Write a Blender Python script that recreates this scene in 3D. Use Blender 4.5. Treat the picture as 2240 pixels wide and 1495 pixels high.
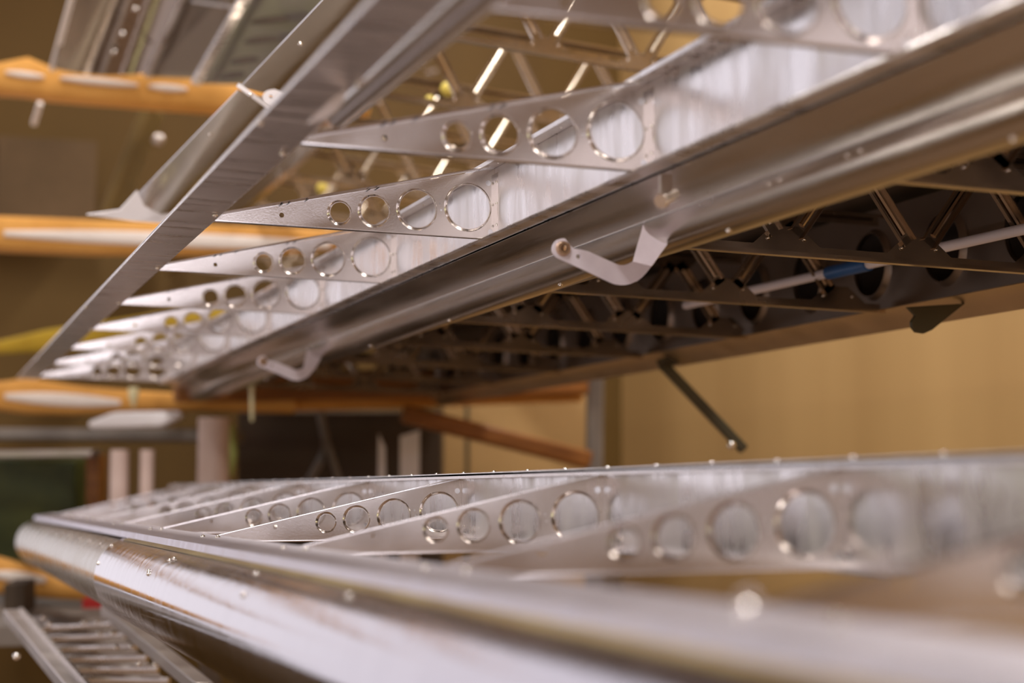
import bpy, math, random
from mathutils import Vector, Matrix
from mathutils.geometry import tessellate_polygon
random.seed(4)
C = bpy.context.scene.collection
for o in list(bpy.data.objects): bpy.data.objects.remove(o)

# ---------------------------------------------------------------- camera, world, lights, exposure
# World axes: X = across the workshop (along the ribs), Y = along the spars, Z = up.
EYE = 1.4
PITCH = math.atan(.08375); YAW = math.atan2(.3124, .94995)
cam_d = bpy.data.cameras.new('camera'); cam = bpy.data.objects.new('camera', cam_d); C.objects.link(cam)
cam.location = (0, 0, EYE); cam.rotation_euler = (math.pi/2 + PITCH, 0, -YAW)
cam_d.sensor_width = 36; cam_d.lens = 36*4000/2240; cam_d.clip_start = .02
cam_d.dof.use_dof = True; cam_d.dof.focus_distance = 2.0; cam_d.dof.aperture_fstop = 3.6
cam_d.dof.aperture_blades = 9
bpy.context.scene.camera = cam
sc = bpy.context.scene
sc.view_settings.view_transform = 'Standard'; sc.view_settings.look = 'None'
sc.view_settings.gamma = 1; sc.view_settings.use_curve_mapping = False
sc.view_settings.exposure = 0.3
w = bpy.data.worlds.new('world'); sc.world = w; w.use_nodes = True
w.node_tree.nodes['Background'].inputs[0].default_value = (.9, .8, .65, 1)
w.node_tree.nodes['Background'].inputs[1].default_value = .3

def area(name, loc, rot, sx, sy, power, col):
    d = bpy.data.lights.new(name, 'AREA'); d.shape = 'RECTANGLE'; d.size = sx; d.size_y = sy
    d.energy = power; d.color = col
    o = bpy.data.objects.new(name, d); C.objects.link(o); o.location = loc; o.rotation_euler = rot
    return o
H = math.pi/2
DAY = (.95, .91, 1.0); TUBE = (1.0, .93, .86)
# daylight through the glazed hangar door ahead-left, added fills behind and beside, plus ceiling lamps
area('daylight_door_ahead', (-1.3, 5.9, EYE+.95), (-H, 0, 0), 2.8, 2.9, 22, DAY)
area('fill_behind_left', (-1.6, -2.9, EYE+1.0), (H, 0, 0), 2.4, 2.0, 11, DAY)  # weak broad fill added behind the camera
area('rib_fill_behind', (1.1, -2.9, EYE+.56), (H, 0, 0), 1.7, .54, 11, DAY)  # added to brighten the far upper ribs by reflection
area('fill_side', (-2.9, 1.9, EYE+1.45), (0, -H, 0), 1.2, 5.0, 12, DAY)  # added fill that brightens the lower strip and nose skin
area('wall_tube_lamp', (-2.95, 1.5, EYE+.24), (0, -H, 0), .05, 8.6, 9, (.92, 1.0, .6))
area('wall_tube_lamp', (-2.95, 1.5, EYE-1.05), (0, -H, 0), .05, 8.6, 12, DAY)
for (x, y, p) in ((.2, 1.2, 16), (.2, 3.4, 16), (1.75, 2.2, 14), (1.75, 4.6, 16), (-1.0, -.9, 46)):  # last, strongest one is added behind the camera to light the hinge bracket
    area('ceiling_lamp', (x, y, EYE+2.35), (0, 0, 0), .22, 1.5, p*1.9, TUBE)

# ---------------------------------------------------------------- pixel geometry of the photograph, used to measure places
_R = cam.rotation_euler.to_matrix()
def ray(px, py):
    v = _R @ Vector(((px-1120)/4000, (747.5-py)/4000, -1)); return v
def W(px, py, D):
    return ray(px, py)*D + Vector((0, 0, EYE))
def sec(px, py, s):
    v = ray(px, py); p = v*(s/v.y); return (p.x, p.z+EYE)

# ---------------------------------------------------------------- materials
MATS = {}
def nt(name):
    m = bpy.data.materials.new(name); m.use_nodes = True
    n = m.node_tree; b = n.nodes['Principled BSDF']; return m, n, b
def ramp(n, src, stops):
    r = n.nodes.new('ShaderNodeValToRGB'); n.links.new(src, r.inputs[0])
    e = r.color_ramp.elements
    while len(e) < len(stops): e.new(.5)
    for i, (p, c) in enumerate(stops):
        e[i].position = p; e[i].color = c if len(c) == 4 else (*c, 1)
    return r
def noise(n, scale, stretch=(1, 1, 1), detail=4, rough=.55):
    tc = n.nodes.new('ShaderNodeTexCoord'); mp = n.nodes.new('ShaderNodeMapping')
    mp.inputs['Scale'].default_value = stretch
    t = n.nodes.new('ShaderNodeTexNoise'); t.inputs['Scale'].default_value = scale
    t.inputs['Detail'].default_value = detail; t.inputs['Roughness'].default_value = rough
    n.links.new(tc.outputs['Object'], mp.inputs[0]); n.links.new(mp.outputs[0], t.inputs['Vector'])
    return t
def alum(name, col=(.80, .77, .76), r0=.16, r1=.38, stretch=(1, 1, 1), bump=.15, scale=14, fine=260):
    m, n, b = nt(name)
    b.inputs['Metallic'].default_value = 1
    t = noise(n, scale, stretch)
    c = ramp(n, t.outputs[0], [(.3, tuple(x*.88 for x in col)), (.7, col)])
    n.links.new(c.outputs[0], b.inputs['Base Color'])
    r = ramp(n, t.outputs[0], [(.35, (r0,)*3), (.7, (r1,)*3)]); n.links.new(r.outputs[0], b.inputs['Roughness'])
    t2 = noise(n, fine, tuple(x for x in stretch), 2)
    t3 = noise(n, scale*.6, stretch, 2)
    ad = n.nodes.new('ShaderNodeMath'); ad.operation = 'MULTIPLY_ADD'; ad.inputs[1].default_value = .12
    n.links.new(t2.outputs[0], ad.inputs[0]); n.links.new(t3.outputs[0], ad.inputs[2])
    bp = n.nodes.new('ShaderNodeBump'); bp.inputs['Strength'].default_value = bump; bp.inputs['Distance'].default_value = .004
    n.links.new(ad.outputs[0], bp.inputs['Height']); n.links.new(bp.outputs[0], b.inputs['Normal'])
    MATS[name] = m; return m
def paint(name, c0, c1, rough=.6, scale=8, stretch=(1, 1, 1), metal=0, bump=.1):
    m, n, b = nt(name)
    t = noise(n, scale, stretch)
    c = ramp(n, t.outputs[0], [(.3, c0), (.7, c1)]); n.links.new(c.outputs[0], b.inputs['Base Color'])
    b.inputs['Roughness'].default_value = rough; b.inputs['Metallic'].default_value = metal
    bp = n.nodes.new('ShaderNodeBump'); bp.inputs['Strength'].default_value = bump; bp.inputs['Distance'].default_value = .003
    n.links.new(t.outputs[0], bp.inputs['Height']); n.links.new(bp.outputs[0], b.inputs['Normal'])
    MATS[name] = m; return m
RIB = alum('rib_aluminium', (.84, .80, .78), .14, .22, (1, 1, 1), .05, 9, 500)
WEB = alum('spar_web_aluminium', (.86, .83, .83), .2, .48, (.8, 2.5, .7), .32, 13, 160)
SKIN = alum('skin_aluminium', (.72, .68, .64), .14, .28, (3, .35, 3), .12, 8, 160)
NOSE = alum('brushed_skin_aluminium', (.54, .52, .56), .08, .17, (1.2, 6, 1.2), .07, 10, 90)
STRIP = alum('strip_aluminium', (.80, .76, .74), .22, .45, (.5, 4, .5), .22, 12, 60)
LIGHTSTRIP = alum('satin_strip_aluminium', (.78, .75, .84), .42, .6, (.6, 5, .6), .08, 12, 60)
TRUSSSHADE = alum('shaded_truss_aluminium', (.46, .38, .30), .16, .3, (1, 1, 1), .05, 10, 300)  # darker copy of the truss aluminium, wing-interior shade put into its colour
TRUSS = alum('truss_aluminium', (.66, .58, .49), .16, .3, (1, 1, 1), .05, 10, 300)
MIRROR = alum('polished_aluminium', (.74, .71, .70), .06, .14, (1, 1, 1), .12, 6, 90)
DULL = alum('dull_aluminium', (.55, .50, .48), .35, .5, (1, 1, 1), .1, 12, 120)
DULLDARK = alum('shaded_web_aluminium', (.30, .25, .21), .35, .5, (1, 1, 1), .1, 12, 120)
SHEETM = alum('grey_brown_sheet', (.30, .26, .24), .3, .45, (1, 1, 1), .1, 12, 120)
DIM = alum('dark_mirror_sheet', (.30, .25, .21), .08, .18, (1, 1, 1), .15, 5, 60)  # polished sheet with a darker tint in its base colour
BRACK = paint('satin_anodised', (.76, .72, .84), (.82, .78, .90), .42, 60, metal=.4, bump=.05)
BRONZE = alum('bronze_bushing', (.62, .45, .30), .15, .25)
BOLT = alum('bolt_steel', (.92, .90, .88), .08, .15)
INK = paint('marker_ink', (.02, .02, .025), (.04, .04, .05), .6)
FOAM = paint('orange_foam', (.62, .29, .055), (.78, .40, .10), .75, 6, (1, 1, 1), bump=.5)
CORE = paint('white_core', (.80, .72, .68), (.88, .80, .76), .5)
OLIVE = paint('yellow_beam_paint', (.50, .33, .02), (.62, .42, .03), .5)
WTAN = paint('tan_board', (.44, .27, .105), (.56, .36, .15), .6, .9, (1, 2.2, .1), bump=.02)
WOOD = paint('dark_varnished_wood', (.20, .07, .012), (.34, .13, .025), .45, 5, (1, 8, 8))
BACK = paint('olive_brown_wall', (.085, .042, .002), (.14, .075, .008), .7, 1.2, (1, 1, .4))
BRICK = paint('brown_block', (.10, .06, .026), (.14, .085, .04), .8, 5)
GREYP = paint('grey_steel_paint', (.16, .14, .13), (.24, .21, .19), .5, 10)
DARK = paint('dark_brown_panel', (.045, .028, .016), (.075, .048, .03), .6, 6)
PINK = paint('pale_pink_tube', (.62, .46, .42), (.74, .58, .54), .5, 8)
WHITE = paint('white_paper', (.82, .79, .84), (.9, .87, .92), .5, 8)
GREEN = paint('green_case', (.025, .04, .008), (.07, .085, .015), .5, 9)
RED = paint('red_plastic', (.45, .02, .02), (.55, .03, .03), .4)
BLUE = paint('blue_tape', (.02, .10, .30), (.03, .13, .38), .4)
STRUT = paint('dark_olive_steel', (.055, .05, .03), (.10, .09, .05), .5)
YEL = paint('yellow_foam_ball', (.72, .58, .10), (.80, .66, .16), .6)
FLOORM = paint('concrete_floor', (.22, .14, .085), (.32, .21, .13), .6, 3)
CEILM = paint('ceiling_paint', (.20, .14, .08), (.26, .18, .10), .8, 2)
LEFTM = paint('cream_wall', (.27, .18, .11), (.32, .22, .14), .8, 2)

# ---------------------------------------------------------------- mesh helpers
class MB:
    def __init__(s): s.v = []; s.f = []
    def add(s, vs, fs):
        k = len(s.v); s.v += [Vector(v) for v in vs]; s.f += [tuple(i+k for i in f) for f in fs]; return s
    def box(s, c, d, M=None):
        x, y, z = (q/2 for q in d); P = [Vector((a*x, b*y, e*z)) for a in (-1, 1) for b in (-1, 1) for e in (-1, 1)]
        if M is not None: P = [M @ p for p in P]
        c = Vector(c)
        return s.add([c+p for p in P], [(0, 1, 3, 2), (4, 6, 7, 5), (0, 4, 5, 1), (2, 3, 7, 6), (0, 2, 6, 4), (1, 5, 7, 3)])
    def bar(s, a, b, w, h, up=(0, 0, 1)):
        a = Vector(a); b = Vector(b); y = (b-a).normalized(); x = y.cross(Vector(up)).normalized(); z = x.cross(y)
        M = Matrix((x, y, z)).transposed()
        return s.box((a+b)/2, (w, (b-a).length, h), M)
    def tube(s, pts, r, n=12, cap=True, r2=None):
        pts = [Vector(p) for p in pts]; vs = []; fs = []
        m = len(pts)
        up = Vector((0, 0, 1))
        for i, p in enumerate(pts):
            d = (pts[min(i+1, m-1)]-pts[max(i-1, 0)]).normalized()
            if abs(d.dot(up)) > .95: up = Vector((1, 0, 0))
            x = d.cross(up).normalized(); z = x.cross(d)
            rr = r if r2 is None else r+(r2-r)*i/(m-1)
            for k in range(n):
                a = 2*math.pi*k/n; vs.append(p+(x*math.cos(a)+z*math.sin(a))*rr)
        for i in range(m-1):
            for k in range(n): fs.append((i*n+k, i*n+(k+1) % n, (i+1)*n+(k+1) % n, (i+1)*n+k))
        if cap: fs.append(tuple(range(n))[::-1]); fs.append(tuple((m-1)*n+k for k in range(n)))
        return s.add(vs, fs)
    def lathe(s, c, axis, prof, n=20):
        a = Vector(axis).normalized(); u = a.orthogonal().normalized(); w_ = a.cross(u); c = Vector(c); vs = []; fs = []
        for (t, r) in prof:
            for k in range(n):
                q = 2*math.pi*k/n; vs.append(c+a*t+(u*math.cos(q)+w_*math.sin(q))*r)
        for i in range(len(prof)-1):
            for k in range(n): fs.append((i*n+k, i*n+(k+1) % n, (i+1)*n+(k+1) % n, (i+1)*n+k))
        return s.add(vs, fs)
    def sheet(s, sa, sb, th, closed=False):
        """loft a sheet of thickness th between two polylines with equal point counts"""
        A = [Vector(p) for p in sa]; B = [Vector(p) for p in sb]; n = len(A)
        def offs(P, ax):
            out = []
            for i in range(n):
                d = (P[min(i+1, n-1)]-P[max(i-1, 0)]).normalized(); out.append(P[i]+d.cross(ax).normalized()*th)
            return out
        ax = (sum(B, Vector())-sum(A, Vector())).normalized()
        A2 = offs(A, ax); B2 = offs(B, ax)
        vs = A+B+A2+B2; fs = []
        for i in range(n-1):
            fs += [(i, i+1, n+i+1, n+i), (2*n+i, 3*n+i, 3*n+i+1, 2*n+i+1), (i, 2*n+i, 2*n+i+1, i+1), (n+i, n+i+1, 3*n+i+1, 3*n+i)]
        fs += [(0, n, 3*n, 2*n), (n-1, 2*n+n-1, 3*n+n-1, n+n-1)]
        return s.add(vs, fs)
    def prism(s, prof, y0, y1, th):
        """sheet whose section (x,z) polyline runs along Y"""
        return s.sheet([(x, y0, z) for x, z in prof], [(x, y1, z) for x, z in prof], th)
    def plate(s, outline, holes, M, th):
        """flat plate with holes; outline & holes are 2D, M maps (u,v,w) to 3D, thickness along w"""
        loops = [[Vector((p[0], p[1], 0)) for p in outline]]+[[Vector((p[0], p[1], 0)) for p in h] for h in holes]
        tris = tessellate_polygon(loops); flat = [p for l in loops for p in l]; N = len(flat)
        vs = [M(p.x, p.y, 0) for p in flat]+[M(p.x, p.y, th) for p in flat]
        fs = [tuple(t) for t in tris]+[tuple(i+N for i in t[::-1]) for t in tris]
        k = 0
        for l in loops:
            L = len(l)
            for i in range(L): a = k+i; b = k+(i+1) % L; fs.append((a, b, b+N, a+N))
            k += L
        return s.add(vs, fs)
    def build(s, name, mat, parent=None, smooth=40, bevel=0):
        me = bpy.data.meshes.new(name); o = bpy.data.objects.new(name, me)
        off = Vector(parent['_at']) if parent is not None and '_at' in parent.keys() else Vector((0, 0, 0))
        if parent is None and s.v:
            lo = Vector((min(v.x for v in s.v), min(v.y for v in s.v), min(v.z for v in s.v)))
            hi = Vector((max(v.x for v in s.v), max(v.y for v in s.v), max(v.z for v in s.v)))
            off = Vector(((lo.x+hi.x)/2, (lo.y+hi.y)/2, lo.z)); o.location = off
        me.from_pydata([v-off for v in s.v], [], s.f)
        import bmesh
        bm = bmesh.new(); bm.from_mesh(me); bmesh.ops.recalc_face_normals(bm, faces=bm.faces); bm.to_mesh(me); bm.free()
        C.objects.link(o); me.materials.append(mat)
        for p in me.polygons: p.use_smooth = True
        try: me.set_sharp_from_angle(angle=math.radians(smooth))
        except Exception: pass
        if bevel:
            b = o.modifiers.new('bevel', 'BEVEL'); b.width = bevel; b.segments = 3; b.limit_method = 'ANGLE'
        if parent is not None:
            o.parent = parent; o['_at'] = parent['_at'] if '_at' in parent.keys() else (0, 0, 0)
            if '_at' not in parent.keys(): pass
        else: o['_at'] = tuple(off)
        return o
def circ(cx, cz, r, n=32): return [(cx+r*math.cos(2*math.pi*k/n), cz+r*math.sin(2*math.pi*k/n)) for k in range(n)]
def thing(name, at, label, cat, group=None):
    o = bpy.data.objects.new(name, None); C.objects.link(o); o.location = at; o['_at'] = tuple(at); o.empty_display_size = .05
    return tag(o, label, cat, group)
def tag(o, label, cat, group=None):
    o['label'] = label; o['category'] = cat
    if group: o['group'] = group
    return o
def struct(o): o['kind'] = 'structure'; return o
def XZ(y, sgn=-1):     # plate in the plane y = const, thickness towards the camera by default
    return lambda u, v, w: Vector((u, y+sgn*w, v))
RV = {}
def rivets(parent, pts, axis, r=.003, mat=None):
    mat = mat or BOLT; key = (round(r, 5), tuple(axis), mat.name)
    off = Vector(parent['_at'])
    for p in pts:
        if key not in RV:
            m = MB(); m.lathe((0, 0, 0), axis, [(-.0005, r), (r*.25, r), (r*.6, r*.75), (r*.8, r*.35), (r*.85, .00001)], 10)
            o = m.build('rivet', mat, None); o.location = (0, 0, 0); me = o.data
            # the builder recentres: restore local origin
            dv = Vector(o['_at'])
            for v in me.vertices: v.co += dv
            RV[key] = me; bpy.data.objects.remove(o)
        o = bpy.data.objects.new('rivet', RV[key]); C.objects.link(o); o.parent = parent; o.location = Vector(p)-off

# ---------------------------------------------------------------- the room
def wallbox(name, c, d, mat): return struct(MB().box(c, d).build(name, mat))
ZB = EYE
wallbox('floor', (-.2, 1.5, -.05), (6.4, 9.4, .1), FLOORM)
wallbox('ceiling', (-.2, 1.5, 4.05), (6.4, 9.4, .1), CEILM)
wallbox('wall_left', (-3.1, 1.5, 2), (.1, 9.4, 4.1), LEFTM)
wallbox('wall_behind', (-.2, -3.1, 2), (6.4, .1, 4.1), LEFTM)
wallbox('wall_back', (-.2, 6.1, 2), (6.4, .1, 4.1), BACK)
wallbox('wall_right', (2.45, 1.5, 2), (.1, 9.4, 4.1), WTAN)

# ---------------------------------------------------------------- flap / aileron skeletons
UB, UT, UP = Vector((.6028, .2776)), Vector((.6017, .3564)), Vector((.2836, .2838))
HOLES = [(-.0325, .0343, .0252), (-.0901, .0292, .0212), (-.1373, .0251, .0163), (-.1752, .0213, .0118)]
SMALL = [(-.2371, .0159, .0027), (-.009, .0622, .0032), (-.0065, .0083, .003)]
TINY = [(-.064, .0367, .0013), (-.0625, .0298, .0013)]
def make_rib(parent, y, B, T, P, k=1.0, kh=1.0, marks=True, fl=.013, upper=True):
    """tapered rib in plane y; B,T,P = spar bottom, spar top, tip in (x, z absolute)"""
    hs = [(B[0]+a*k, B[1]+b*kh, r*kh) for a, b, r in HOLES]
    hl = [circ(x, z, r, 40) for x, z, r in hs]
    sm = [circ(B[0]+a*k, B[1]+b*kh, r, 12) for a, b, r in SMALL+TINY]
    m = MB()
    tipt = (P[0], P[1]+.004)
    m.plate([B, (B[0]-.0005, T[1]), tipt, (P[0], P[1]-.0005)], hl+sm, XZ(y), .0008)
    # flanges bent towards the camera side
    def fl_strip(a, b, d=fl, up=1):
        m.sheet([(a[0], y, a[1]), (a[0], y-d, a[1]+.0006*up)], [(b[0], y, b[1]), (b[0], y-d, b[1]+.0006*up)], .0009)
    fl_strip((T[0]-.010, T[1]-.0002), tipt, fl, 1)
    fl_strip((B[0]-.014, B[1]+.0002), (P[0]+.01, P[1]), fl, -1)
    # pressed lips round the lightening holes
    for x, z, r in hs:
        m.lathe((x, y-.0009, z), (0, -1, 0), [(0, r+.0018), (.0008, r+.0008), (.0026, r+.0001), (.0034, r-.0004), (.0034, r-.0012), (.0022, r-.0010), (-.0008, r-.0002)], 40)
    o = m.build('rib', RIB, parent, 30)
    # rear flange riveted to the spar web, bent towards the camera
    m = MB(); m.box((B[0]-.0012, y-fl/2, (B[1]+T[1])/2), (.0012, fl, (T[1]-B[1])-.012))
    f = m.build('attach_flange', RIB, o, 30)
    rivets(f, [(B[0]-.0018, y-fl*.55, B[1]+(T[1]-B[1])*q) for q in (.2, .5, .8)], (-1, 0, 0), .0016)
    if marks:
        for q, wd in ((.42, .0016), (.45, .0012), (.66, .0011), (.72, .0011), (.745, .0016)):
            px = T[0]+(P[0]-T[0])*q; pz = T[1]+(P[1]+.004-T[1])*q
            m = MB(); m.box((px, y-fl*.5, pz-.0008 if upper else pz+.0012), (wd, fl*.7, .0004)); t = m.build('marker_line', INK, o); t['label'] = 'black ink tick on the rib flange'
    return o
up = thing('flap_frame', (.45, 1.9, EYE+UB.y), 'upper open aluminium flap skeleton with tapering holed ribs, sharp in the middle', 'flap frame', None)
z = lambda v: (v[0], v[1]+EYE)
S0 = 1.889; STEP = .44; US = [S0+STEP*i for i in range(-2, 7)]
for y in US: make_rib(up, y, z(UB), z(UT), z(UP))
Y0, Y1 = .35, US[-1]+.06
# spar web with bent flanges
m = MB()
bz, tz = UB.y+EYE, UT.y+EYE
m.prism([(.583, bz-.0006), (.586, bz-.0022), (.6028, bz-.0022), (.6032, bz), (.6032, tz), (.6028, tz+.002), (.582, tz+.002), (.581, tz-.003)], Y0, Y1, .0016)
spar = m.build('spar', WEB, up, 25)
rivets(spar, [(.5925, Y0+.1+.1*i, tz-.001) for i in range(38)], (0, 0, -1), .0013)
# nose skin: flat then round, wrapping back to the spar top
cx, cz, r = UB.x+.085, UB.y+0.0+EYE, .0435
prof = [(UB.x+.001, bz-.0035), (UB.x+.02, bz-.0105)]
a0 = math.radians(207)
for k in range(25):
    a = a0+(math.radians(452)-a0)*k/24; prof.append((cx+r*math.cos(a), cz+r*math.sin(a)))
prof.append((UB.x+.03, tz+.002)); prof.append((UB.x+.001, tz+.003))
m = MB(); m.prism(prof, Y0, Y1-.02, -.001)
skin = m.build('nose_skin', SKIN, up, 50)
# overlapping second sheet with its visible edge (the seam)
m = MB(); pr2 = [(cx+(r+.0012)*math.cos(a0+math.radians(4+q*8)), cz+(r+.0012)*math.sin(a0+math.radians(4+q*8))) for q in range(24)]
m.prism(pr2, Y0, Y1-.02, -.001); lap = m.build('nose_lap_skin', SKIN, up, 50)
def onnose(a, y, e=.0018): a = math.radians(a); return (cx+(r+e)*math.cos(a), y, cz+(r+e)*math.sin(a))
rivets(lap, [onnose(262, 1.02+.44*i) for i in range(8)], (0, 0, -1), .003)
for yy in (1.17, 1.19, 1.30, 1.32): rivets(lap, [onnose(218, yy)], (-.5, 0, -1), .0017)
# trailing edge wedge covering the rib tips
A = (.2446, .282+EYE)
m = MB()
m.prism([(A[0]-.0005, A[1]+.0018), (A[0], A[1]), (.2905, .2805+EYE), (.2925, .2815+EYE)], .35, Y1+.02, .001)
m.prism([(A[0]-.0005, A[1]+.0023), (.2915, .290+EYE)], .35, Y1+.02, .0008)
te = m.build('trailing_edge_strip', STRIP, up, 20)
rivets(te, [(.2850, y, .2795+EYE) for y in (1.2, 1.47, 1.82, 2.27, 2.71, 3.15)], (0, 0, -1), .0028)
rivets(te, [(.2462, y, .281+EYE) for y in (1.36, 2.80, 3.9)], (0, 0, -1), .0028)
# inboard fairing beside the strip, ending in an oblique cut
def arc(cx_, cz_, r_, y, a, b, n=12, shear=0): return [(cx_+r_*math.cos(math.radians(a+(b-a)*k/n)), y+shear*k/n, cz_+r_*math.sin(math.radians(a+(b-a)*k/n))) for k in range(n+1)]
m = MB(); m.sheet(arc(.302, .291+EYE, .022, .35, 170, 380), arc(.296, .285+EYE, .0115, 1.30, 170, 380, shear=.05), .001)
fa = m.build('edge_fairing', SKIN, up, 50); fa['label'] = 'dark rounded sheet fairing beside the strip'
rivets(fa, [(.312, 1.12, .2725+EYE), (.317, 1.125, .2745+EYE), (.309, 1.24, .277+EYE)], (.3, 0, -1), .0022)
m = MB(); q = [W(758, 193, 1.27), W(752, 222, 1.27), W(736, 244, 1.27), (W(708, 262, 1.27)), W(672, 269, 1.27), W(690, 250, 1.27), W(722, 220, 1.27)]
n = len(q); m.add(q+[v+Vector((0, .002, 0)) for v in q], [tuple(range(n)), tuple(range(n, 2*n))[::-1]]+[(i, (i+1) % n, n+(i+1) % n, n+i) for i in range(n)])
m.build('fairing_end', WHITE, up)
# white lug on the outer edge of the strip
lugD = 1.62
def imgplate(m, outline, holes, D, th, dD=None):
    """plate standing across the spar direction at the measured distance"""
    y = (ray(outline[0][0], outline[0][1])*D).y
    f = lambda p: sec(p[0], p[1], y)
    m.plate([f(p) for p in outline], [[f(p) for p in h] for h in holes], XZ(y, 1), th); return y
def rnd(cx, cy, r, a, b, n=10): return [(cx+r*math.cos(math.radians(a+(b-a)*k/n)), cy+r*math.sin(math.radians(a+(b-a)*k/n))) for k in range(n+1)]
m = MB()
out = rnd(592, 213, 17, 60, 270, 10)+[(600, 195), (632, 206), (618, 232), (604, 231)]
imgplate(m, out, [circ(593, 211, 4, 10)], lugD, .003)
m.build('hinge_lug', WHITE, up)

# hinge hooks: plate with a bent tab reaching the nose skin
def hook(yy, k=1.0, bolt=True, thick=.0022):
    r0 = Vector((.6155, .2450)); s0 = 1.600
    def f(p):
        q = sec(p[0], p[1], s0); return (q[0], q[1])
    O = rnd(1231.3, 544.6, 23, 118, 282, 12)
    O = O+[(1253.4, 543.6), (1270, 546), (1288.5, 550.6), (1320, 565), (1348.7, 577.7), (1356, 580), (1364, 580.5), (1375, 577.5), (1383.8, 572.7),
           (1425, 582.7), (1415, 596), (1404.9, 606.8), (1394, 615), (1380.8, 620.8), (1370, 623.4), (1358.7, 623.9), (1347, 622.4), (1336.7, 618.8), (1290.5, 596.8)]
    m = MB()
    M = lambda u, v, w: Vector((u, yy+w, v))
    m.plate([f(p) for p in O], [[f(p) for p in circ(1265.5, 561.5, 5.2, 16)], [f(p) for p in circ(1232, 544, 9, 16)]], M, thick)
    hk = m.build('hinge_bracket', BRACK, up, 30)
    m = MB()
    dy = lambda q_: q_-s0+yy
    a, b = f((1383.8, 572.7)), f((1425, 582.7)); c, d = sec(1409, 483, 1.578), sec(1464, 529, 1.572)
    mid = sec(1434, 514, 1.577); bd = sec(1443, 556.6, 1.589)
    q = [(a[0], yy, a[1]), (b[0], yy, b[1]), (bd[0], dy(1.589), bd[1]), (d[0], dy(1.572), d[1]), (mid[0], dy(1.577), mid[1]), (c[0], dy(1.578), c[1])]
    n = len(q); t = Vector((.0012, .0018, 0))
    m.add([Vector(p) for p in q]+[Vector(p)+t for p in q], [tuple(range(n)), tuple(range(n, 2*n))[::-1]]+[(i, (i+1) % n, n+(i+1) % n, n+i) for i in range(n)])
    m.build('bent_tab', BRACK, hk, 30)
    bc = f((1232, 544)); 
    m = MB(); m.lathe((bc[0], yy-.004, bc[1]), (0, 1, 0), [(0, .0036), (0, .0062), (.004, .0075), (.016, .0075), (.016, .0001)], 24)
    bu = m.build('bushing', BRONZE, hk, 35)
    m = MB(); m.lathe((bc[0], yy-.0032, bc[1]), (0, 1, 0), [(0, .0001), (-.0012, .0018), (-.0016, .0022), (0, .0028), (.002, .0030)], 6)
    for q in range(6):
        a_ = q*math.pi/3; m.box((bc[0]+.0026*math.cos(a_), yy-.0040, bc[1]+.0026*math.sin(a_)), (.0012, .0012, .0012))
    m.build('bolt_head', BRONZE, bu, 35)
    
hook(1.600); hook(1.600+1.53)
# small clevis under the spar by the second rib
m = MB(); a = W(1456, 380, 1.545); b = W(1456, 432, 1.545)
m.bar(a, b, .0115, .003, (0, 1, 0)); cl = m.build('clevis_tab', DULL, up, 30, .001)
m = MB(); m.tube([W(1446, 440, 1.53), W(1478, 424, 1.55)], .0042, 14); m.build('clevis_pin', BOLT, cl)
m = MB(); m.lathe(W(1446, 440, 1.53), W(1478, 424, 1.55)-W(1446, 440, 1.53), [(-.001, .0001), (-.001, .0062), (.002, .0066), (.003, .004)], 18); m.build('clevis_bolt', BOLT, cl)

# ---------------------------------------------------------------- lower flap skeleton
LB, LT, LP = (.5915, -.0482+EYE), (.5886, .0181+EYE), (.3032, -.0499+EYE)
lo = thing('flap_frame', (.45, 1.9, LB[1]), 'lower open aluminium flap skeleton lying flat, filling the bottom right', 'flap frame', None)
L3 = 1.9704; LS = [L3+STEP*i for i in range(-3, 6)]
for y in LS: make_rib(lo, y, LB, LT, LP, .9, .84, True, .013, False)
YL1 = LS[-1]+.1
m = MB()
m.prism([(.573, LB[1]-.001), (.5915, LB[1]-.002), (.5918, LB[1]), (.5890, LT[1]), (.5885, LT[1]+.0018), (.571, LT[1]+.002), (.570, LT[1]-.001)], .30, YL1, .0016)
sp2 = m.build('spar', WEB, lo, 25)
m = MB(); m.prism([(.570, LT[1]+.0040), (.5895, LT[1]+.0045), (.612, LT[1]+.003), (.66, LT[1]-.004)], .30, YL1, .001)
cap = m.build('spar_cap_skin', STRIP, lo, 25)
rivets(cap, [(.582, .62+.11*i, LT[1]+.0052) for i in range(34)], (0, 0, 1), .0022)
# nose closing skin behind the lower spar
m = MB(); m.prism([(.66, LT[1]-.004), (.69, LT[1]-.02), (.70, LB[1]+.02), (.69, LB[1]+.002), (.66, LB[1]-.006), (.5925, LB[1]-.003)], .30, YL1, .001)
m.build('nose_skin', SKIN, lo, 50)
e = (.2717, -.0490+EYE)
m = MB(); m.prism([(e[0]-.0012, e[1]-.007), (e[0], e[1]), (.311, LP[1]+.0062), (.313, LP[1]+.0050)], .30, YL1, .001)
m.prism([(e[0], e[1]-.006), (.330, LP[1]-.003)], .30, YL1, .0008)
te2 = m.build('trailing_edge_strip', LIGHTSTRIP, lo, 20)
rivets(te2, [(.3015, LS[i]-.09, LP[1]+.0065) for i in range(9)]+[(.297, LS[i]-.02, LP[1]+.0055) for i in range(9)], (0, 0, 1), .0026)
# clamp pin standing on the strip near the camera
pc = W(1640, 1350, .70)
kp = thing('skin_clamp', pc, 'small bright round-headed skin clamp with bent wire, on the strip at lower right', 'clamp')
m = MB(); m.lathe(pc-Vector((0, 0, .005)), (0, 0, 1), [(0, .0001), (0, .003), (.003, .0044), (.007, .0052), (.010, .0045), (.0125, .002), (.013, .0001)], 18); m.build('clamp_body', BOLT, kp)
m = MB(); m.tube([W(1652, 1340, .70), W(1656, 1305, .70), W(1640, 1292, .70), W(1612, 1306, .70)], .0009, 8); m.build('wire_hook', BOLT, kp)
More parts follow.
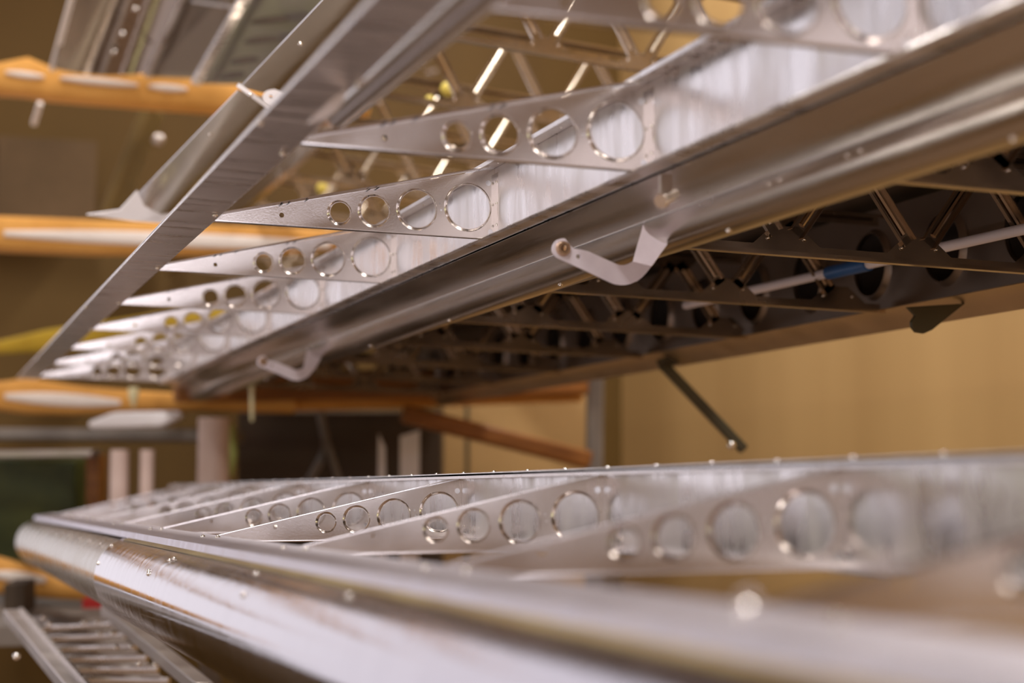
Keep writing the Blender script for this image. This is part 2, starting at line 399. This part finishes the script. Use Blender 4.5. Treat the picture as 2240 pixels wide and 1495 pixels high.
# ---------------------------------------------------------------- rounded nose skin below the strip (a third part)
tc = (.2830, -.1080+EYE); tr = .0520
ns = thing('nose_section', (tc[0], 1.6, tc[1]-tr), 'large polished round nose skin with long light streaks, sweeping along the bottom left', 'wing nose skin')
def nprof(r_, a=95, b=345, n=36): return [(tc[0]+r_*math.cos(math.radians(a+(b-a)*k/n)), tc[1]+r_*math.sin(math.radians(a+(b-a)*k/n))) for k in range(n+1)]
SPL = W(215, 1235, 2.38).y
m = MB(); p = nprof(tr-.0015); m.sheet([(x, .30, z_) for x, z_ in p], [(x, 4.3, z_) for x, z_ in p], .001); inner = m.build('inner_skin', alum('inner_nose_sheet', (.42, .38, .30), .2, .34, (1, 3, 1), .1, 9, 120), ns, 50)
inner['label'] = 'darker inner sheet of the nose, continuing to the far left'
m = MB(); p = nprof(tr); m.sheet([(x, .30, z_) for x, z_ in p], [(x, SPL-.02*math.sin(i/36*3.1), z_) for i, (x, z_) in enumerate(p)], -.001)
outer = m.build('outer_skin', NOSE, ns, 50)
def onl(a, y, e=.0012): a = math.radians(a); return (tc[0]+(tr+e)*math.cos(a), y, tc[1]+(tr+e)*math.sin(a))
for yy, aa in ((SPL-.03, 128), (SPL-.03, 158), (1.92, 150), (1.93, 147), (1.85, 124), (1.86, 128), (1.42, 118), (1.38, 142), (1.10, 120)):
    aa_ = math.radians(aa); rivets(outer, [onl(aa, yy)], (math.cos(aa_), 0, math.sin(aa_)), .0024)
rivets(inner, [onl(128, SPL+.12+.16*i, -.0005) for i in range(8)], (-.6, 0, .8), .003)
# added strip under the edge, the gap's gold reflection painted into its colour
m = MB(); m.prism(nprof(tr+.0012, 103, 112, 6), .3, SPL-.05, -.0012); st = m.build('gap_reflection_strip', paint('dull_gold_strip', (.26, .18, .08), (.40, .31, .14), .5), ns)
st['label'] = 'added yellow-brown strip painting the gap reflection above the nose skin'

# ---------------------------------------------------------------- truss-ribbed wings
def beaded(m, a, b, y, w_, th=.0012):
    a = Vector((a[0], y, a[1])); b = Vector((b[0], y, b[1])); d = (b-a).normalized(); n = Vector((0, 1, 0)).cross(d)
    m.bar(a, b, w_, th, (0, 1, 0))
    for q in (-1, 1):
        m.bar(a+n*q*w_*.5+Vector((0, -.003, 0)), b+n*q*w_*.5+Vector((0, -.003, 0)), .0012, .0065, (0, 1, 0))
    m.tube([a+d*.012+Vector((0, -.0005, 0)), b-d*.012+Vector((0, -.0005, 0))], w_*.22, 8)
def truss_rib(parent, y, x0, z0, x1, z1, hgt, first=.105, pitch=.165, flange=.016, gus=True, htip=None, TRUSS=TRUSS):
    htip = htip or hgt
    zb = lambda x: z0+(z1-z0)*(x-x0)/(x1-x0)
    zt = lambda x: zb(x)+hgt+(htip-hgt)*(x-x0)/(x1-x0)
    m = MB()
    for f, sg in ((zb, 1), (zt, -1)):
        a, b = (x0, f(x0)), (x1, f(x1)); hh = .013*sg
        m.plate([a, b, (b[0], b[1]+hh), (a[0], a[1]+hh)] if sg > 0 else [(a[0], a[1]+hh), (b[0], b[1]+hh), b, a], [], XZ(y), .0008)
        m.sheet([(a[0], y, a[1]), (a[0], y-flange, a[1]-.0006*sg)], [(b[0], y, b[1]), (b[0], y-flange, b[1]-.0006*sg)], .0009)
        m.sheet([(a[0], y-flange, a[1]), (a[0], y-flange, a[1]+.004*sg)], [(b[0], y-flange, b[1]), (b[0], y-flange, b[1]+.004*sg)], .0009)
    xs = []; x = x0+first
    while x < x1-.02: xs.append(x); x += pitch
    if gus:
        for x in xs: m.plate([(x-.042, zb(x)+.012), (x+.042, zb(x)+.012), (x+.016, zb(x)+.034), (x-.016, zb(x)+.034)], [], XZ(y+.0002), .0008)
        for x in [q+pitch/2 for q in xs]:
            if x < x1: m.plate([(x-.016, zt(x)-.034), (x+.016, zt(x)-.034), (x+.042, zt(x)-.012), (x-.042, zt(x)-.012)], [], XZ(y+.0002), .0008)
    o = m.build('truss_rib', TRUSS, parent, 30)
    for x in xs:
        for sg in (-1, 1):
            xt = x+sg*pitch*.5
            if xt > x1 or xt < x0-.03: continue
            m = MB(); beaded(m, (x+sg*.012, zb(x)+.026), (xt-sg*.006, zt(xt)-.02), y, .017); m.build('brace', TRUSS, o, 30)
        rivets(o, [(x-.022, y-.0012, zb(x)+.02), (x+.022, y-.0012, zb(x)+.02)], (0, -1, 0), .0022)
    return o
wg = thing('wing_frame', (1.03, 2.6, EYE+.25), 'wing skeleton of dark truss ribs and lightened webs hanging overhead at the right', 'wing frame')
WS = [1.7963+STEP*i for i in range(-2, 8)]
for i, y in enumerate(WS):
    truss_rib(wg, y, .7768, .2630+EYE, 1.272, .2540+EYE-.012+.008, .135, first=.1 if i % 2 else .13, TRUSS=TRUSSSHADE)
m = MB(); m.prism([(.752, .2645+EYE), (.7775, .2622+EYE), (.7785, .2655+EYE)], .6, 4.95, .0012)
m.prism([(.778, .265+EYE), (.778, .40+EYE), (.752, .401+EYE)], .6, 4.95, .0012)
rs = m.build('rear_spar', alum('spar_flange_aluminium', (.95, .90, .82), .4, .55), wg, 25)
# front spar web with big lightening holes
FX = 1.283
m = MB(); hh = []
for k in range(22): hh.append(circ(.75+.19*k, EYE+.322, .045, 24))
Mf = lambda u, v, w_: Vector((FX+w_, u, v))
m.plate([(.5, EYE+.253), (4.95, EYE+.253), (4.95, EYE+.40), (.5, EYE+.40)], hh, Mf, .0012)
for k in range(22): m.lathe((FX, .75+.19*k, EYE+.322), (-1, 0, 0), [(0, .051), (.004, .0475), (.008, .0455), (.008, .0445), (.002, .0445)], 28)
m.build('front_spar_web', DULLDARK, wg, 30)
m = MB(); m.prism([(FX-.012, EYE+.2545), (FX+.006, EYE+.2515), (FX+.02, EYE+.243), (FX+.036, EYE+.2315), (FX+.0375, EYE+.235)], .5, 4.95, .0012)
m.build('front_spar_flange', alum('front_flange_aluminium', (.80, .66, .46), .35, .5), wg, 25)
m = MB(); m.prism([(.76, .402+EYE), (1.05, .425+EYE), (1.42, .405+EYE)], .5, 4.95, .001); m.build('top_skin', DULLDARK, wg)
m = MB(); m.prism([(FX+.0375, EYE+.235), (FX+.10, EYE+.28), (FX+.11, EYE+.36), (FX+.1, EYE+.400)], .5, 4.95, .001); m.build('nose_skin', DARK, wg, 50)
# dangling clevis lug
m = MB(); ol = [(1985, 672), (2112, 664), (2040, 722), (2022, 730), (2004, 727), (1995, 716), (1994, 704), (2003, 690)]
ly = 2.06; imgplate(m, ol, [], ly/ray(1985, 672).y*1.0, .006); lg = m.build('clevis_lug', STRUT, wg, 30, .001)
# push rod through the webs
pa, pb = W(2300, 488, 2.02), W(1500, 668, 2.9)
pr = thing('push_rod', (pa+pb)/2, 'long white push rod running through the dark truss wing, with a blue taped section', 'rod')
m = MB(); m.tube([pa, pa+(pb-pa)*.41], .0065, 16); m.build('white_tube', WHITE, pr)
m = MB(); m.tube([pa+(pb-pa)*.41, pa+(pb-pa)*.52], .0092, 16); m.build('blue_sleeve', BLUE, pr)
m = MB(); m.tube([pa+(pb-pa)*.52, pb], .0065, 16); m.build('white_tube', WHITE, pr)

wb = thing('wing_frame', (1.0, 3.5, EYE+.70), 'blurred wing skeleton of pale truss ribs, up at the top behind the upper flap', 'wing frame')
for i in range(-1, 9):
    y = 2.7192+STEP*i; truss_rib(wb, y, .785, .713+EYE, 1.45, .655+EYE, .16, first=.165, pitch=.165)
m = MB(); m.prism([(.775, .712+EYE), (.79, .711+EYE), (.792, .87+EYE), (.775, .871+EYE)], 1.6, 6, .0012); m.build('rear_spar', TRUSS, wb)
m = MB(); m.prism([(1.45, .65+EYE), (1.455, .83+EYE)], 1.6, 6, .0012); m.build('front_spar', TRUSS, wb)
for i, (px, py, D, q, lb) in enumerate(((940, 219, 3.6, .0095, 'smaller yellow foam ball behind the upper truss braces'), (980, 195, 3.6, .0150, 'larger yellow foam ball behind the upper truss braces'), (705, 412, 4.3, .014, 'yellow foam ball seen just above the middle rib'))):
    m = MB(); c_ = W(px, py, D); m.lathe(c_, (0, 0, 1), [(q*math.sin(math.radians(t)), max(q*math.cos(math.radians(t)), .00001)) for t in range(-90, 91, 15)], 18)
    tag(m.build('foam_ball', YEL), lb, 'ball')

# ---------------------------------------------------------------- polished skin beyond the strip (upper left)
le = thing('leading_edge_skin', W(420, 400, 2.95), 'long polished curved skin mirroring orange, behind the diagonal strip at upper left', 'wing skin')
def bow(a, b, sag, n=10):
    a = Vector(a); b = Vector(b); return [a.lerp(b, k/n)+Vector(sag)*math.sin(math.pi*k/n) for k in range(n+1)]
E0, E1 = (W(745, -40, 2.25), W(905, -40, 2.55)); F0, F1 = (W(527, 190, 2.62), W(700, 190, 3.1)); G0, G1 = (W(268, 462, 3.1), W(440, 462, 3.65))
m = MB(); m.sheet(bow(E0, E1, (0, -.01, -.015)), bow(F0, F1, (0, -.01, -.015)), .0015); m.build('upper_skin', MIRROR, le, 60)
m = MB(); m.sheet(bow(F0+Vector((-.004, 0, -.006)), F1, (-.012, -.02, -.02)), bow(G0, G1, (-.012, -.02, -.02)), .0015); low = m.build('lower_skin', MIRROR, le, 60)
m = MB(); m.bar(W(520, 186, 2.59), W(592, 238, 2.59), .006, .006); m.build('joint_edge', WHITE, le)
rivets(le, [W(657, 96, 2.38), W(548, 209, 2.56), W(460, 294, 2.75)], (-.2, -1, -.3), .0032)
m = MB(); q = [W(190, 470, 3.05), W(262, 460, 3.03), W(300, 418, 3.0), W(316, 452, 3.0), W(352, 470, 3.0), W(400, 466, 3.0), W(375, 490, 3.0), W(290, 484, 3.02)]
n_ = len(q); m.add(q+[v+Vector((0, .004, .002)) for v in q], [tuple(range(n_)), tuple(range(n_, 2*n_))[::-1]]+[(i, (i+1) % n_, n_+(i+1) % n_, n_+i) for i in range(n_)])
m.build('end_flange', WHITE, le)

# ---------------------------------------------------------------- three sheets leaning on the top rack crossbar
def imgslab(m, quad, depths, th, holes=None):
    P = [W(x, y, d) for (x, y), d in zip(quad, depths)]
    nrm = (P[1]-P[0]).cross(P[2]-P[0]).normalized()*th
    if nrm.y < 0: nrm = -nrm
    n = len(P)
    m.add(P+[p_+nrm for p_ in P], [tuple(range(n)), tuple(range(n, 2*n))[::-1]]+[(i, (i+1) % n, n+(i+1) % n, n+i) for i in range(n)]); return P
sh = thing('mirror_panel', W(220, 150, 4.6), 'mirror-bright riveted sheet with a pale edge bar, leftmost piece on the top rack crossbar', 'metal sheet')
m = MB(); a = bow(W(165, -60, 4.3), W(425, -60, 4.4), (0, .03, 0)); b = bow(W(118, 150, 4.42), W(322, 160, 4.42), (0, .05, .0)); m.sheet(a, b, .003); m.build('curved_sheet', DIM, sh, 60)
m = MB(); m.bar(W(172, -60, 4.25), W(114, 152, 4.45), .012, .012); m.bar(W(88, 226, 4.5), W(74, 272, 4.55), .012, .012); m.build('edge_bar', CORE, sh)
rivets(sh, [W(296, 19, 4.3), W(268, 74, 4.35), W(249, 114, 4.42)], (0, -1, 0), .006)
m = MB(); imgslab(m, [(425, -60), (530, -60), (445, 172), (325, 168)], [4.30, 4.20, 4.33, 4.37], .003)
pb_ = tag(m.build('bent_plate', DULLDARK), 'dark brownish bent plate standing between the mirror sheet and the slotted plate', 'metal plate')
m = MB(); m.bar(W(428, -60, 4.28), W(322, 168, 4.35), .012, .01); m.bar(W(420, 3, 4.25), W(512, 16, 4.19), .008, .006); m.build('folded_edge', STRIP, pb_)
sl = thing('louvred_plate', W(500, 180, 4.2), 'grey louvred plate with dark curved slots, right of the brown plate at the top', 'metal plate')
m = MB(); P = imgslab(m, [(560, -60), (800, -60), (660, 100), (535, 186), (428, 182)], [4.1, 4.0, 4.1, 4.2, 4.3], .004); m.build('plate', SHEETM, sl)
for (px, py, w_) in ((590, 45, 88), (572, 88, 80), (535, 133, 66), (508, 166, 60)):
    m = MB(); c_ = W(px, py, 4.06); u = (W(px+w_/2, py-4, 4.0)-c_); vv = Vector((0, 0, .007*1.3))
    pts = [c_+u*math.cos(t*math.pi/10)+vv*math.sin(t*math.pi/10)*(1 if t < 10 else .5) for t in range(20)]
    n_ = 20; m.add(pts+[p_+Vector((0, .01, 0)) for p_ in pts], [tuple(range(n_)), tuple(range(n_, 2*n_))[::-1]]+[(i, (i+1) % n_, n_+(i+1) % n_, n_+i) for i in range(n_)])
    m.build('slot', DARK, sl)
m = MB(); m.bar(W(566, -60, 4.06), W(428, 182, 4.25), .022, .01); m.build('folded_edge', STRIP, sl)

# ---------------------------------------------------------------- padded rack crossbars
def stadium(m, pts_top, pts_bot, D0, D1, depth):
    """solid bar whose front outline follows the two pixel polylines; real depth along the room"""
    n = len(pts_top); xs = [p_[0] for p_ in pts_top]; x0, x1 = xs[0], xs[-1]
    dd = lambda x: D0+(D1-D0)*(x-x0)/(x1-x0)
    R_ = []
    for (tx, ty), (bx, by) in zip(pts_top, pts_bot):
        cxm, cym, hy = (tx+bx)/2, (ty+by)/2, abs(by-ty)/2; ring = []
        for k in range(16):
            a = 2*math.pi*k/16; ca, sa = math.cos(a), math.sin(a)
            sg = lambda q: math.copysign(abs(q)**.6, q)
            c_ = W(cxm, cym-hy*sg(sa), dd(cxm)); ring.append(c_+Vector((0, depth/2*sg(ca), 0)))
        R_.append(ring)
    vs = [v for r_ in R_ for v in r_]; fs = []
    for i in range(n-1):
        for k in range(16): fs.append((i*16+k, i*16+(k+1) % 16, (i+1)*16+(k+1) % 16, (i+1)*16+k))
    fs.append(tuple(range(16))); fs.append(tuple((n-1)*16+k for k in range(16))[::-1])
    m.add(vs, fs)
def arm(label, top, bot, D0, D1, slots, at, mat=FOAM, depth=.09):
    t = thing('padded_crossbar', at, label, 'crossbar', 'padded crossbars of the storage rack')
    m = MB(); stadium(m, top, bot, D0, D1, depth); m.build('foam_sleeve', mat, t, 60)
    for (x0, y0, x1, y1, h) in slots:
        m = MB(); n = 8; tp = []; bt = []
        for k in range(n+1):
            q = k/n; hh_ = h*math.sin(math.pi*min(max(q, .04), .96))**.4; x = x0+(x1-x0)*q; y = y0+(y1-y0)*q
            tp.append((x, y-hh_/2)); bt.append((x, y+hh_/2))
        dd = lambda x: D0+(D1-D0)*(x-top[0][0])/(top[-1][0]-top[0][0])-depth*.42
        stadium(m, tp, bt, dd(x0), dd(x1), .03); m.build('white_core', CORE, t, 60)
    return t
arm('top orange foam-padded rack crossbar carrying leaning metal sheets', [(-600, 142), (0, 140), (60, 128), (110, 150), (200, 152), (260, 140), (310, 165), (400, 160), (470, 178), (560, 188), (800, 205)],
    [(-600, 187), (0, 210), (60, 214), (110, 222), (200, 230), (260, 235), (310, 238), (400, 245), (470, 250), (560, 254), (800, 262)], 4.7, 4.5, [(12, 160, 95, 170, 15), (132, 172, 300, 188, 16), (325, 190, 408, 197, 16)], W(200, 190, 4.6))
arm('middle orange padded rack crossbar crossing behind the diagonal strip', [(-600, 472), (0, 474), (200, 482), (400, 490), (640, 500), (760, 508)],
    [(-600, 537), (0, 552), (200, 560), (400, 560), (640, 556), (760, 545)], 4.7, 4.5, [(8, 512, 720, 537, 32)], W(200, 520, 4.6))
arm('low orange padded rack crossbar just below the far end of the upper flap', [(-600, 840), (0, 835), (60, 828), (160, 842), (300, 855), (420, 862), (640, 868)],
    [(-600, 877), (0, 900), (60, 908), (160, 910), (300, 905), (420, 900), (640, 905)], 4.9, 4.7, [(10, 868, 262, 882, 30)], W(200, 870, 4.8))
arm('bottom orange padded rack crossbar showing left of the round nose skin', [(-600, 1214), (0, 1218), (60, 1235), (130, 1262), (240, 1285)],
    [(-600, 1282), (0, 1300), (60, 1306), (130, 1312), (240, 1318)], 4.5, 4.4, [(-20, 1256, 100, 1270, 26)], W(60, 1265, 4.45))

# ---------------------------------------------------------------- things farther back
def slab(name, label, cat, quad, D, th, mat, group=None, bevel=0):
    m = MB(); imgslab(m, quad, [D]*len(quad) if not isinstance(D, (list, tuple)) else D, th)
    return tag(m.build(name, mat, None, 40, bevel), label, cat, group)
def rail(name, label, cat, a, b, Da, Db, w_, h_, mat, group=None):
    m = MB(); m.bar(W(*a, Da), W(*b, Db), w_, h_); return tag(m.build(name, mat, None, 40, min(w_, h_)*.2), label, cat, group)
m = MB(); top = [(-40, 755), (100, 722), (250, 700), (450, 668), (660, 655)]; bot = [(-40, 778), (100, 772), (250, 765), (450, 730), (660, 690)]
stadium(m, top, bot, 5.3, 5.1, .06); tag(m.build('yellow_beam', OLIVE), 'bowed yellow beam behind the far ribs of the upper flap', 'beam')
m = MB(); m.box(W(100, 400, 5.75), (.30, .12, .26)); tag(m.build('stacked_block', BRICK, None, 40, .005), 'brown block on the left, between the top two padded crossbars', 'block')
rail('leaning_board', 'olive board leaning below the top padded crossbar', 'board', (335, 238), (240, 480), 4.75, 4.75, .09, .03, paint('olive_board', (.13, .085, .022), (.19, .13, .04)), None)
m = MB(); c_ = W(346, 306, 4.71); m.lathe(c_, (0, -1, 0), [(-.01, .0001), (-.01, .016), (.006, .016), (.012, .008), (.013, .0001)], 16)
tag(m.build('rack_bolt', DULL), 'blurred round bolt under the top padded crossbar', 'bolt')
rail('cross_beam', 'dark varnished wooden beam running across under the truss wing', 'beam', (380, 848), (1282, 835), 4.6, 4.9, .06, .075, WOOD)
rail('lower_beam', 'orange-brown wooden beam just under the dark cross beam', 'beam', (640, 888), (1270, 868), 4.7, 4.95, .04, .028, FOAM)
rail('diagonal_brace', 'wooden brace sloping down to the right below the beams', 'brace', (880, 905), (1290, 1008), 4.6, 4.7, .05, .045, WOOD)
rail('rack_post', 'tall grey steel post where the tan wall begins', 'post', (1302, 790), (1290, 2200), 5.0, 5.0, .045, .045, GREYP)
rail('thin_post', 'thin dark green upright left of the grey steel post', 'post', (1022, 870), (1022, 2050), 5.3, 5.3, .012, .012, STRUT)
slab('back_panel', 'tan board panel behind the sloping wooden brace', 'board', [(970, 880), (1290, 860), (1290, 2000), (970, 2000)], 5.5, .02, WTAN)
slab('dark_cabinet', 'tall dark brown cabinet in the centre behind the lower flap', 'cabinet', [(520, 905), (965, 905), (965, 2090), (520, 2090)], [5.1]*4, .2, DARK)
slab('white_sheet', 'narrow pointed white sheet standing before the dark cabinet', 'sheet', [(828, 950), (842, 980), (850, 2240), (812, 2240)], 4.7, .01, WHITE)
slab('white_sheet', 'wider folded white sheet before the dark cabinet', 'sheet', [(875, 955), (918, 942), (905, 2240), (872, 2240)], 4.7, .01, WHITE)
m = MB(); m.tube([W(672, 1060, 4.8), W(700, 1010, 4.8), W(712, 960, 4.8), W(700, 900, 4.8)], .011, 10); m.tube([W(712, 960, 4.8), W(745, 1060, 4.8)], .009, 10)
tag(m.build('curved_pipe', GREYP), 'curved grey forked pipe in front of the dark cabinet', 'pipe')
for (a, b, wd, lb) in (((262, 985), (262, 2250), .045, 'thinner pinkish upright tube, leftmost under the grey shelf'), ((322, 985), (322, 2250), .034, 'pinkish upright tube in the middle under the grey shelf'), ((468, 915), (464, 2250), .078, 'thick pale upright tube right of the grey shelf')):
    m = MB(); pt = W(*a, 4.5); m.tube([pt, (pt.x, pt.y, W(60, 1345, 4.1).z)], wd/2, 16); tag(m.build('upright_tube', PINK), lb, 'tube', 'pale tubes standing under the shelf')
rail('grey_shelf', 'grey metal shelf board at the left above the upright tubes', 'shelf', (-60, 950), (500, 955), 4.9, 4.7, .22, .03, GREYP)
rail('shelf_rail', 'second lower rail of the grey shelf at far left', 'shelf', (-60, 995), (210, 992), 4.7, 4.6, .05, .018, DULL)
slab('wrapped_bundle', 'white wrapped bundle lying on the grey shelf', 'bundle', [(190, 925), (240, 905), (380, 902), (388, 918), (350, 935), (195, 938)], 4.5, .1, WHITE, None, .01)
slab('green_case', 'dark green case under the grey shelf at far left', 'case', [(-60, 1005), (165, 1010), (175, 1300), (-60, 1300)], 5.0, .3, GREEN, None, .01)
slab('small_box', 'dark reddish box between the green case and the pink tubes', 'box', [(188, 1000), (215, 1000), (215, 1110), (188, 1110)], 4.9, .1, WOOD)
m = MB(); m.tube([W(502, 930, 4.7), W(510, 990, 4.7), W(500, 1040, 4.7)], .012, 10); tag(m.build('green_hose', paint('lime_hose', (.35, .42, .12), (.45, .52, .18))), 'short lime green hose hanging by the thick pale tube', 'hose')
for (px, y0, y1, lb) in ((292, 848, 890, 'yellowish plastic stud hanging under the upper flap, at left'), (551, 800, 922, 'yellowish pointed stud hanging left of the far hook')):
    m = MB(); m.lathe(W(px, y0, 4.3), W(px, y1, 4.3)-W(px, y0, 4.3), [(0, .0001), (0, .012), (.02, .012), (.035, .006), ((y1-y0)/4000*4.3, .004), ((y1-y0)/4000*4.3, .0001)], 14); tag(m.build('hanging_stud', paint('pale_plastic', (.75, .68, .40), (.8, .74, .5))), lb, 'stud')
# right side: bar across the tan wall
ds = rail('wall_strut', 'dark slanting steel strut in front of the tan wall', 'strut', (1452, 800), (1628, 985), 3.3, 3.3, .022, .018, STRUT)
rivets(ds, [W(1600, 975, 3.27)], (0, -1, 0), .008)
m = MB(); m.bar(W(1440, 800, 3.3), W(1500, 775, 3.3), .012, .02); ob = m.build('strut_foot', STRUT, ds)
# lower left: stacked sheets and rails
rl = thing('support_rail', W(90, 1420, 2.9), 'grey metal channel at the bottom left corner, outer one of two', 'rail', None)
m = MB(); m.bar(W(28, 1345, 3.4), W(175, 1520, 2.6), .034, .02); m.build('channel', DULL, rl, 30, .002)
m = MB(); m.bar(W(45, 1345, 3.38), W(198, 1520, 2.58), .006, .026); m.build('lip', STRIP, rl)
rivets(rl, [W(36, 1437, 2.7)], (0, -1, .5), .006)
rl = thing('support_rail', W(330, 1420, 2.8), 'grey metal channel slanting under the round nose skin', 'rail', None)
m = MB(); m.bar(W(236, 1335, 3.25), W(448, 1510, 2.55), .026, .02); m.build('channel', DULL, rl, 30, .002)
sp = thing('ribbed_sheet', W(240, 1440, 3.0), 'ribbed sheet with shiny studs lying between the two bottom left channels', 'metal sheet')
m = MB(); imgslab(m, [(62, 1350), (222, 1347), (395, 1524), (178, 1524)], [3.7, 3.65, 3.05, 3.05], .004); m.build('sheet', DULL, sp)
for k in range(7):
    y0 = 1372+k*22; m = MB(); m.tube([W(95+k*14, y0+4, 3.35-k*.08), W(250+k*24, y0-6+k*3, 3.3-k*.08)], .006, 8); m.build('raised_bead', STRIP, sp)
for (px, py) in ((181, 1373), (209, 1372), (243, 1372), (215, 1398), (244, 1397), (282, 1400), (252, 1429), (286, 1427), (330, 1425), (300, 1466), (337, 1464), (378, 1467), (92, 1364), (104, 1376)):
    rivets(sp, [W(px, py, 3.3-(py-1370)*.005)-Vector((0, .02, -.01))], (0, -.6, .8), .005)
slab('dark_crate', 'dark brown crate at the left edge below the orange arm', 'crate', [(8, 1280), (52, 1278), (52, 1345), (8, 1345)], 4.1, .1, DARK)
slab('red_box', 'small bright red box half hidden behind the round nose skin', 'box', [(180, 1312), (225, 1312), (225, 1332), (180, 1332)], 4.1, .06, RED)
bt = W(60, 1345, 4.1); wbn = thing('workbench', (bt.x, 4.4, 0), 'grey workbench blurred at the bottom left behind the ribbed sheet', 'bench')
m = MB(); m.box((bt.x, 4.55, bt.z-.02), (1.2, 1.3, .04)); m.build('bench_top', GREYP, wbn)
for sx in (-.55, .55):
    for yy in (3.95, 5.15): m = MB(); m.box((bt.x+sx, yy, (bt.z-.04)/2), (.05, .05, bt.z-.04)); m.build('leg', GREYP, wbn)

for o in bpy.data.objects:
    if '_at' in o.keys(): del o['_at']
